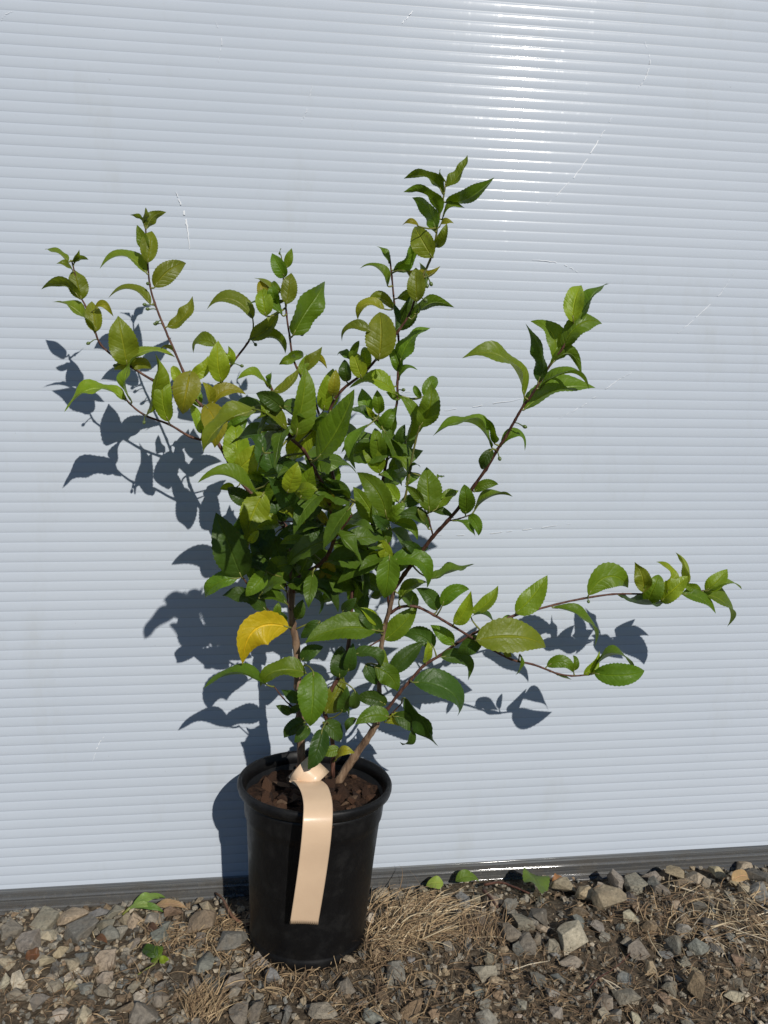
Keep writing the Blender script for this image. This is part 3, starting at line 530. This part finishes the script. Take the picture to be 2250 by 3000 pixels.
LEAVES = '''A 415 450 270 370 30 .12 o;435 450 485 378 22 0 o;450 460 540 440 30 .2 o;440 500 340 460 35 .15 o;490 655 450 500 105 0 o;480 670 250 620 48 .25 o z1;575 880 320 668 50 .1 o;580 840 560 705 100 0 o;575 740 682 785 45 .35 y c640,660;768 1050 720 795 160 0 o z1;785 1060 1065 1030 45 .25 l c880,930;775 1085 700 1105 50 .15 o;810 1090 910 1100 75 .2 o;800 1300 850 995 45 -.2 l z1;895 1375 990 1010 80 0 l z1.5;1025 1420 1010 1110 110 -.1 l z2;1090 1190 1045 1070 60 0 l;760 1290 405 1370 65 .3 l z.5;885 230 790 165 28 .12 o;872 215 890 120 30 0 o;890 250 1002 140 50 .15 o;895 400 832 225 62 0 o z.5;897 455 925 250 105 0 o z1;890 520 590 480 55 .28 o;940 605 1145 450 110 .12 o;915 710 645 660 52 .25 o;1015 845 1160 650 85 .2 o;1050 990 980 960 25 .1 o;1150 1145 1105 1375 150 0 y z2;1150 1145 1265 1020 75 .2 l;1345 1180 1325 930 120 -.05 l z1;1405 1080 1385 960 45 .1 l;1320 965 1145 1000 70 .3 o z-1;1275 1325 1230 1180 55 .15 y z.5;1280 1330 1500 1250 75 .25 y z1;1210 1330 1165 1180 70 0 g z-1
D 1165 520 1092 300 80 0 l z.5
B 395 590 95 505 75 .25 o z1;375 715 550 540 90 .12 o z1;400 700 620 790 70 .2 g;575 570 345 500 50 .2 g z.5;545 470 405 330 40 .1 o;480 480 440 345 75 0 y;470 545 450 400 100 0 l z1;530 480 510 380 70 0 g;560 430 500 350 40 0 g;590 335 515 195 85 0 g;600 280 632 160 50 0 g;568 210 558 160 10 0 o;600 500 628 295 92 0 o z1;640 690 872 360 135 -.05 g z1;632 840 570 862 60 .1 g;640 825 700 820 60 .1 g;675 900 812 755 75 .1 o z1;690 930 725 805 60 0 l z1.5;700 870 850 880 40 .3 y;485 1000 295 930 48 .2 l z1;495 1010 500 905 35 0 g;520 1030 665 880 62 .2 o z1;545 1120 420 1050 100 .1 d z1;660 1295 733 880 150 .0 g z1.5 q1;785 1440 1010 1015 150 .06 g z2 q2;600 1260 345 1130 75 .15 o z1.5;440 1060 430 1190 60 .3 l;1215 390 1040 250 50 .2 g;1222 250 1148 140 38 .1 g;1248 295 1380 92 75 .15 g;1270 465 1452 230 75 .2 g z1;1270 655 1365 425 105 .1 d z1;1262 670 1256 480 32 0 d;1252 530 1060 515 60 .3 o;1160 815 1160 525 170 .05 o z2;1195 530 1012 600 58 .35 y z2.3;1115 665 900 712 62 .2 o z1;1150 835 1110 690 45 0 l z1;1390 445 1385 290 115 0 o z1;1330 300 1515 265 62 -.3 y z1.4;1365 590 1592 480 45 .15 g;1395 560 1412 500 14 0 g;1288 865 1472 620 80 -.12 g z.5;1275 910 1200 760 72 .15 g;1285 960 1402 895 25 .35 g;1408 1245 1480 975 130 .1 g;1440 1060 1525 930 80 -.05 g z-.5;1415 1070 1370 985 42 0 g;1325 1330 1297 1045 85 .2 g;1285 1355 1325 1230 60 -.1 d;1262 1045 985 1012 80 .25 l z1;1275 1075 1210 1040 50 .1 g;1080 895 1075 735 62 0 l;1042 905 1010 810 92 0 l z1;985 835 893 795 45 .15 g;990 840 1042 715 52 0 g;965 970 950 830 75 0 d;825 1145 885 878 125 0 l z3;880 1060 900 900 75 0 y z2;1100 1145 1060 1020 82 0 g;1162 1165 1150 1020 78 0 g;1180 1005 1232 930 42 0 l;1135 1205 985 1140 52 .1 d;1180 1250 1252 1130 85 0 g;1120 1180 1090 1130 40 0 l
C 655 275 772 98 55 .12 o;655 245 613 175 26 0 g;640 310 435 212 55 .2 g;655 355 897 215 65 -.16 g;620 425 428 305 50 .25 g;598 515 472 330 70 .18 g;638 445 765 380 36 .3 g;575 640 480 475 112 0 o z1;510 485 423 482 30 .25 y z1.2;605 595 662 470 60 .1 o;620 490 700 465 25 .2 y;1345 1000 1395 788 105 -.08 l z1;1375 985 1517 762 72 -.02 g;1292 1138 1528 985 95 .2 g;1237 1208 1113 985 76 .25 g;1155 1325 1066 1052 76 .22 d;1080 1405 743 1160 60 .25 o;1220 1240 1390 1275 50 .5 g;1165 1362 1462 1305 50 .18 g;1080 1475 1467 1355 78 .12 g
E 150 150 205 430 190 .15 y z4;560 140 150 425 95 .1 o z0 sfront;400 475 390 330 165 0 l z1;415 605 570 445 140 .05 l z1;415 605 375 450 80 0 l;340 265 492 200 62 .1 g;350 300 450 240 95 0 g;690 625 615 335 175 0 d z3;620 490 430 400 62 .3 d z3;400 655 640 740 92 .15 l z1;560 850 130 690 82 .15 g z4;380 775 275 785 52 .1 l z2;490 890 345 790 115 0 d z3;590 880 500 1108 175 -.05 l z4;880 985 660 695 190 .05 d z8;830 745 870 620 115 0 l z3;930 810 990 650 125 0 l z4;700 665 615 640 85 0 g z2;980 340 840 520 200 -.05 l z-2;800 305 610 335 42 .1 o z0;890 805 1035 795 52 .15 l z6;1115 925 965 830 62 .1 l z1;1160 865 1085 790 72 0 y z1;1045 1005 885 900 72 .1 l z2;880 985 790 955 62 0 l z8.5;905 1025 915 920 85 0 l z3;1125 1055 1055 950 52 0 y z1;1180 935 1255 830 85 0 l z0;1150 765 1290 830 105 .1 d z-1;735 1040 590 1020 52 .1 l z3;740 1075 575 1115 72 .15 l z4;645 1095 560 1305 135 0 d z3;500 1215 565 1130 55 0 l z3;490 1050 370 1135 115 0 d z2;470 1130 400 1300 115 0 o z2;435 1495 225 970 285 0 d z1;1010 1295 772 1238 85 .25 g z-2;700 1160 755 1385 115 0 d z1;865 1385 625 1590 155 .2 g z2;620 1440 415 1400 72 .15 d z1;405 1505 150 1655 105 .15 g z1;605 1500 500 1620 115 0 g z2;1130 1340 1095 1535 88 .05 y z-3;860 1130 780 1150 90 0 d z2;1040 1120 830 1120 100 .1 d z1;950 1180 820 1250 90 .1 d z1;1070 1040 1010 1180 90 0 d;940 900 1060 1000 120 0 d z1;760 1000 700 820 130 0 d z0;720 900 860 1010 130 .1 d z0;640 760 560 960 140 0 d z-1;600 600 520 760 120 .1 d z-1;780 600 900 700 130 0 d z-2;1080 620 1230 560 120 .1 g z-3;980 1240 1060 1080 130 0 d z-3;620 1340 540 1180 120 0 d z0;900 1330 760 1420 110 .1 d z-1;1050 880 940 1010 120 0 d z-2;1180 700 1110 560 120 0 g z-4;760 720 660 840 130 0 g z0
G 640 390 272 255 132 .15 d z1;800 330 600 312 52 .3 d z1;880 455 930 295 88 0 d;905 200 1215 400 112 .3 d z1;880 240 1090 425 62 .35 d;715 430 735 315 62 0 g z2;790 475 750 390 62 0 d;730 450 610 420 50 .1 g z1;820 520 455 860 245 0 Y z3 c430,400;960 890 525 985 135 .15 g z3;640 985 130 1018 82 .2 g z1;1015 875 985 1350 220 .03 g z7;1090 1345 968 1680 155 .05 d z7;1130 1195 1260 925 175 0 o z1;1245 1205 1290 1000 105 0 d z2;1350 1045 1320 1195 92 .1 d z2;1525 545 955 650 215 .12 g z2.5;1045 495 930 595 112 0 d z1;925 785 1105 680 112 .1 d z1;1230 905 1245 660 145 0 d z1;1300 875 1345 650 105 0 d z1;1560 560 1335 360 135 .1 d z1.5;1540 490 1395 360 92 .05 l z1;1485 275 1592 262 62 .1 g;1405 375 1455 250 92 0 d;1285 360 1345 300 85 0 d;1345 740 1625 852 92 .2 d z1;1440 820 1535 990 102 0 d z1;1130 1205 1345 1245 72 .25 d z1;1630 1245 1355 1310 122 .15 g z3;1365 1260 1285 1365 62 -.2 d z3;1110 1310 1240 1455 122 .1 d z1;935 1300 790 1405 112 .1 d z2;965 1340 870 1445 92 0 d z3;835 1220 712 1160 72 .1 d z1;875 1100 780 1040 92 .05 d z1;840 1200 925 1150 62 0 d z1;1185 1520 1108 1545 82 .05 g z1;1195 1595 1355 1540 68 .3 y z1
F 300 555 262 272 142 .03 g z1;232 255 105 625 92 -.15 g z3;310 655 160 438 132 .1 l z1.5;362 995 120 640 190 .12 g z4;290 1065 100 770 155 .05 g z3;350 1085 260 1000 92 0 d z2;305 665 505 755 62 .15 g z1;460 885 350 715 105 0 l;522 745 405 490 52 .2 g;565 625 640 610 18 .5 g;655 905 515 755 72 .1 g z1;535 745 655 655 62 .15 g;712 965 690 590 185 0 g z1;775 690 837 680 26 .1 g;775 850 832 845 42 .1 l;530 885 625 870 92 0 d;380 1025 515 895 112 0 g z2;705 1105 440 1010 115 .25 d;620 945 705 1060 52 -.1 o z.5;430 1060 612 1195 92 .3 g z1;772 942 952 790 92 .1 g;1005 985 990 735 122 .05 g z1;1080 805 1275 745 82 .15 g z-1;1080 955 1393 825 66 .15 g;1030 1000 1110 1162 92 .15 g;905 1040 1092 1168 52 .15 g z.5;730 955 910 1020 62 .1 d z-.5;1218 445 742 358 74 .3 g c1080,80;1238 410 1130 228 50 .25 g;1290 440 1537 462 50 .5 g;1222 460 1135 642 92 -.1 d z.5;615 1305 500 1218 92 .1 d;530 1325 502 1225 52 0 l z.5
H 350 222 660 425 105 .3 g z2 c590,130;625 345 925 250 55 0 g;400 495 620 342 72 .12 g z1;665 565 518 415 102 .15 d;330 218 300 472 165 .02 g z2;322 222 198 180 92 .1 l z1;320 205 258 65 92 .05 l z.5;300 768 532 525 142 .05 g;700 535 908 430 102 .25 g z1;780 658 900 430 112 .1 l z.5;895 575 1087 390 92 -.15 l z-1;780 802 618 665 92 .05 g z1;610 812 440 748 122 .2 d;585 930 622 780 46 0 l z.5;355 992 572 778 132 .02 d z1;330 970 85 870 72 .2 g z1;232 958 395 1130 132 .15 g z2;168 945 255 1085 72 0 d z1;690 888 892 1062 102 .3 d;500 1065 892 1312 152 .18 d z1;440 1172 632 1550 112 .1 d z1;365 1300 552 1415 122 .15 d z1;310 1345 495 1400 92 .3 y z1;490 1395 408 1512 42 .2 d z1;245 1200 118 1180 102 .1 d z1;290 1205 200 1130 82 0 d z.5;1210 582 1432 318 142 .05 l z.5;935 772 1478 810 218 .08 o z1.5;1000 722 1135 660 62 .1 d;1062 655 895 600 42 .2 d;965 772 808 882 112 .05 d z-1;1130 838 1185 892 42 0 o;1240 868 1212 1018 26 .1 g;1130 650 1200 620 60 .1 g z-1
I 495 425 788 602 36 .12 g;690 358 938 325 125 .35 g z.5;985 342 942 185 88 .12 o z1;1030 345 1065 265 95 0 g;1115 335 1072 158 42 .22 l z1;1225 302 1163 120 32 .2 l;1130 345 1195 285 105 0 l;1320 332 1438 218 82 -.05 l;1340 332 1528 294 46 .12 l z.5;1300 352 1486 530 52 .2 g;1195 352 1378 458 52 .15 g z.5;850 355 1135 378 45 -.15 d;1290 345 1190 305 55 .1 g;465 742 622 788 62 .3 g;610 765 612 668 32 .1 g;665 788 755 655 52 .08 l;720 778 1018 765 118 -.06 g z1;700 778 972 718 44 .25 g;515 783 602 806 16 -.1 g'''
def make_leaves():
    rnd = random.Random(21); cnt = 0
    samples = [(nm, i, q.x, q.y) for nm, (o, Q, P) in STEMS.items() for i, q in enumerate(Q)]
    hue = random.Random(4)
    for row in LEAVES.split('\n'):
        cr, rest = row.split(' ', 1)
        for it in rest.split(';'):
            tk = it.split(); bx, by, tx, ty, w, bow = map(float, tk[:6]); col = tk[6]; z = 0; q_ = None; ctl = None; fs = None
            for e in tk[7:]:
                if e[0] == 'z': z = float(e[1:]) / 100
                elif e[0] == 'q': q_ = float(e[1:]) / 100
                elif e[0] == 's': fs = e[1:]
                elif e[0] == 'c': ctl = src(cr, *map(float, e[1:].split(',')))
            k = CROP[cr][2]
            if cr == 'E' and w < 180: w *= 1.2; tx += (tx - bx) * .15; ty += (ty - by) * .15
            b0 = src(cr, bx, by); t0 = src(cr, tx, ty); w *= k
            best = min([q for q in samples if fs is None or q[0] == fs], key=lambda s: (s[2]-b0[0]) ** 2 + (s[3]-b0[1]) ** 2)
            so_, Q, P = STEMS[best[0]]; sp_ = P[best[1]]; dl = Q[best[1]].z
            dist = math.hypot(best[2]-b0[0], best[3]-b0[1])
            L = math.hypot(t0[0]-b0[0], t0[1]-b0[1])
            if w > .58 * L:                            # partly hidden leaf: give it its full length
                g_ = (w / .52 - L) / L; b0 = (b0[0] - (t0[0]-b0[0]) * g_ * .6, b0[1] - (t0[1]-b0[1]) * g_ * .6)
                t0 = (t0[0] + (t0[0]-b0[0]) * g_ * .25, t0[1] + (t0[1]-b0[1]) * g_ * .25); L = math.hypot(t0[0]-b0[0], t0[1]-b0[1])
            dx, dy = t0[0]-b0[0], t0[1]-b0[1]
            d_b = dl + z * .75 + min(dist, 60) * .00008
            if q_ is None: q_ = rnd.uniform(-.012, .014)
            d_t = max(.012, dl + z + q_)
            P0 = pix(*b0, d_b); P2 = pix(*t0, d_t)
            horiz = abs(dx) > abs(dy)
            if ctl is None:
                mxx, my = (b0[0]+t0[0])/2, (b0[1]+t0[1])/2
                px, py = -dy / max(L, 1), dx / max(L, 1)
                if horiz:
                    if py > 0: px, py = -px, -py
                elif px < 0: px, py = -px, -py
                ctl = (mxx + px * bow * L * 2, my + py * bow * L * 2)
            P1 = pix(*ctl, (d_b + d_t) / 2 + rnd.uniform(0, .012) + .04 * L * mpp(P0))
            m_ = mpp((P0 + P2) / 2); Wp = w * m_; L3 = (P2 - P0).length
            Wp *= 1.13; W = max(Wp, min(.44 * L3, Wp * 2.6)); rho = math.acos(min(1, Wp / W))
            ax = (P2 - P0).normalized(); cv = (CAM - (P0+P2)/2).normalized(); cv = (cv - ax * cv.dot(ax)).normalized()
            uv_ = ax.cross(cv)
            if uv_.z < 0: uv_ = -uv_
            if not horiz and rnd.random() < .4: uv_ = -uv_
            sg = -1 if (b0[1] < 1150 and horiz and rho > .6 and rnd.random() < .6) else 1
            rho += rnd.uniform(-.12, .12)
            nrm = (cv * cos(rho) * sg + uv_ * sin(rho)).normalized()
            me = leaf_mesh(P0, P1, P2, nrm, W, rnd, OFF, sp_, fold=rnd.uniform(.2, .6), tip_tw=rnd.uniform(-.35, .35))
            o = obj('leaf', me, [mLEAF, mPET], so_); cnt += 1
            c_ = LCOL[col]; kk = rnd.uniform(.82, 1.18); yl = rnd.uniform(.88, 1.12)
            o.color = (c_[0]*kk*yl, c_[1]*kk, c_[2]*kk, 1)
            if col == 'Y': o['label'] = 'yellowed leaf'
    return cnt
NLEAF = make_leaves(); print('leaves', NLEAF)
def inner_foliage():                                 # leaves deep in the bush, too buried to pick apart one by one
    rnd = random.Random(77); V, Fc, UV, MI = [], [], [], []
    pts = [(nm, i, q) for nm, (o, Q, P) in STEMS.items() for i, q in enumerate(Q) if 700 < q.x < 1180 and 1180 < q.y < 1760]
    for k in range(105):
        nm, i, q = rnd.choice(pts); sp_ = STEMS[nm][2][i]; a = rnd.uniform(0, 6.28); L = rnd.uniform(95, 190)
        if q.y > 1850 and rnd.random() < .4: continue
        b0 = (q.x + 14 * cos(a), q.y - 14 * sin(a)); t0 = (q.x + L * cos(a), q.y - L * sin(a) * .9)
        if not (640 < t0[0] < 1260 and 1150 < t0[1] < 1800): continue
        db = q.z + .004; dt = max(.03, q.z + rnd.uniform(-.04, .03))
        P0, P2 = pix(*b0, db), pix(*t0, dt); P1 = (P0 + P2) / 2 + Vector((0, -.004, rnd.uniform(0, .012)))
        nrm = Vector((rnd.uniform(-.5, .5), rnd.uniform(-1, -.2), rnd.uniform(.2, 1))).normalized()
        me = leaf_mesh(P0, P1, P2, nrm, (P2-P0).length * rnd.uniform(.36, .46), rnd, OFF, sp_, fold=rnd.uniform(.2, .5), n=16)
        n0 = len(V); V += [v.co.copy() for v in me.vertices]; uvs = {}
        for lp in me.loops: uvs[lp.vertex_index] = tuple(me.uv_layers[0].data[lp.index].uv)
        UV += [uvs.get(j, (0, 0)) for j in range(len(me.vertices))]
        for p in me.polygons: Fc.append(tuple(j + n0 for j in p.vertices)); MI.append(p.material_index)
        bpy.data.meshes.remove(me)
    o = obj('inner_foliage', mesh('inner_foliage', V, Fc, True, UV, MI), [mLEAF, mPET], plant); o['kind'] = 'stuff'
    o.color = (.066, .122, .010, 1)
inner_foliage()
def buds():
    for cr, x, y, x2, y2 in [('A', 580, 930, 548, 940), ('A', 920, 580, 902, 585), ('A', 925, 720, 892, 712), ('A', 940, 745, 910, 738), ('A', 1000, 820, 955, 828), ('A', 990, 815, 962, 815), ('A', 765, 1070, 712, 1078), ('A', 1420, 1065, 1458, 1080), ('A', 1530, 925, 1545, 945),
                             ('B', 640, 690, 682, 686), ('B', 1390, 450, 1432, 470), ('B', 1440, 300, 1472, 365), ('B', 1440, 300, 1452, 375), ('B', 1225, 725, 1242, 748), ('B', 1285, 1030, 1300, 1022), ('B', 1030, 930, 1070, 922),
                             ('D', 775, 390, 765, 432), ('F', 1400, 240, 1468, 270), ('F', 1250, 470, 1277, 520), ('F', 520, 410, 570, 495), ('I', 690, 365, 688, 385), ('G', 1230, 880, 1213, 872), ('E', 850, 380, 820, 385), ('E', 1030, 640, 1085, 655)]:
        b0 = src(cr, x, y); e0 = src(cr, x2, y2)
        so_, Q, P = min(STEMS.values(), key=lambda s: min((q.x-b0[0])**2 + (q.y-b0[1])**2 for q in s[1]))
        i = min(range(len(Q)), key=lambda i: (Q[i].x-b0[0])**2 + (Q[i].y-b0[1])**2)
        a = P[i]; c = pix(*e0, Q[i].z + .004); d = (c - a).normalized()
        pts = [a, a.lerp(c, .5) + Vector((0, 0, .0008)), c, c + d * .0008, c + d * .002, c + d * .0034, c + d * .0044]
        v, f = tube([p - OFF for p in pts], [.0005, .00045, .0006, .0013, .0018, .0014, .0003], 8)
        obj('flower_bud', mesh('flower_bud', v, f), mBUD, so_)
buds()

# ------------------------------------------------------------------ small things on the ground
def ground_leaf(u, v_, u2, v2, w, col, rnd, lift=.004, parent=None, off=Vector(), z=.006, fold=.2):
    a = gpix(u, v_); b_ = gpix(u2, v2); a = a + Vector((0, 0, z)); b_ = b_ + Vector((0, 0, z)); m_ = (a + b_) / 2 + Vector((0, 0, lift))
    nn = Vector((R(-.2, .2), -.55, 1)).normalized()
    me = leaf_mesh(a, m_, b_, nn, w * mpp(a) * 1.15, rnd, off, None, fold, wavy=1.4)
    o = obj('fallen_leaf' if parent is None else 'leaf', me, [mLEAF, mPET], parent); c_ = LCOL.get(col) or col; o.color = (*c_, 1); return o
rg = random.Random(9)
def gl(c_, x, y, x2, y2, w, col, label, **k):
    a = src(c_, x, y); b_ = src(c_, x2, y2); base_ = gpix(*a); o = ground_leaf(*a, *b_, w * CROP[c_][2], col, rg, off=base_, **k)
    o.location = base_; tag(o, label, 'leaf')
gl('L', 945, 390, 820, 400, 80, (.24, .33, .06), 'pale yellow-green leaf lying under the bottom edge of the wall', z=.012)
gl('L', 1030, 375, 1205, 372, 70, (.10, .17, .02), 'long green leaf lying between stones below the wall profile', lift=.012, z=.012)
gl('L', 1545, 335, 1630, 490, 150, (.11, .18, .025), 'torn bright green heart-shaped leaf on the stones', z=.016, fold=.1)
gl('K', 215, 590, 130, 605, 60, (.13, .062, .03), 'curled rusty brown dead leaf on pale gravel', z=.008)
gl('M', 235, 375, 160, 400, 80, (.28, .14, .06), 'orange-brown dead leaf among stones by the wall', z=.014)
gl('M', 1405, 395, 1545, 375, 75, (.42, .29, .15), 'dry tan leaf caught in straw beside the wall', z=.016, lift=.01)
gl('K', 520, 490, 580, 520, 30, (.14, .07, .035), 'small dark brown dead leaf on grey stones', z=.008)
gl('K', 800, 430, 850, 465, 40, (.11, .06, .035), 'dull brown leaf scrap beside the dry grass tuft', z=.008)
def sprig(name, label, cat, root, lst):
    r = gpix(*src('K', *root)) + Vector((0, 0, .004)); e = tag(empty(name, r), label, cat)
    for x, y, x2, y2, w, col, lf, z in lst:
        ground_leaf(*src('K', x, y), *src('K', x2, y2), w * CROP['K'][2], col, rg, lf, e, r, z)
    return e, r
e, r = sprig('wilted_weed', 'wilted pale green weed lying flat along the wall base', 'weed', (670, 355),
             [(720, 330, 905, 280, 40, (.15, .25, .05), .008, .012), (725, 335, 870, 300, 45, (.17, .27, .06), .010, .014), (730, 335, 890, 350, 32, (.10, .19, .035), .005, .010), (700, 345, 840, 335, 30, (.19, .28, .07), .006, .012), (840, 325, 1010, 330, 40, (.33, .23, .13), .005, .010)])
pts = [gpix(*src('K', x, y)) + Vector((0, 0, z)) - r for x, y, z in ((662, 358, .006), (695, 345, .010), (730, 333, .013), (780, 318, .014))]
v, f = tube(pts, [.0012, .0018, .002, .001], 7); obj('stalk', mesh('stalk', v, f), mPET, e)
e, r = sprig('seedling', 'dark green seedling with round leaves in the gravel', 'seedling', (850, 625),
             [(850, 620, 770, 580, 62, 'd', .008, .012), (855, 625, 868, 548, 40, 'g', .012, .010), (862, 630, 915, 615, 36, 'l', .004, .008), (850, 630, 815, 610, 30, 'g', .004, .008)])
pts = [gpix(*src('K', x, y)) + Vector((0, 0, z)) - r for x, y, z in ((745, 675, .004), (790, 655, .006), (835, 640, .008), (858, 622, .012))]
v, f = tube(pts, [.0006, .0007, .0007, .0006], 6); obj('stalk', mesh('stalk', v, f), mPET, e)
def twig_ground(cr, nodes, r0, r1, m, label):
    b0 = gpix(*src(cr, *nodes[0][:2])); P = catmull([gpix(*src(cr, x, y)) + Vector((0, 0, z)) - b0 for x, y, z in nodes], 4)
    v, f = tube(P, [r0 + (r1-r0) * i/(len(P)-1) for i in range(len(P))], 7, .3)
    tag(obj('fallen_twig', mesh('fallen_twig', v, f), m, None, b0), label, 'twig')
twig_ground('K', [(1345, 408, .004), (1290, 395, .006), (1245, 370, .010), (1205, 300, .012), (1165, 255, .010)], .0022, .0012, bark('red_twig', (.09, .045, .025), (.17, .085, .05), (.26, .15, .09)), 'reddish brown twig leaning in the corner beside the black pot')
twig_ground('L', [(1225, 400, .012), (1330, 405, .016), (1430, 425, .014), (1540, 450, .010)], .0018, .0010, mTWIG, 'dark brown twig lying across stones near the torn green leaf')
twig_ground('L', [(1220, 440, .012), (1270, 490, .012), (1320, 550, .010)], .0022, .0014, mTWIG, 'short dark stick beside the dry grass tuft')
twig_ground('M', [(400, 1100, .004), (470, 1030, .006), (560, 980, .007), (640, 920, .007), (700, 860, .008)], .0008, .0005, mTWIG, 'long thin bent twig on the dark soil')
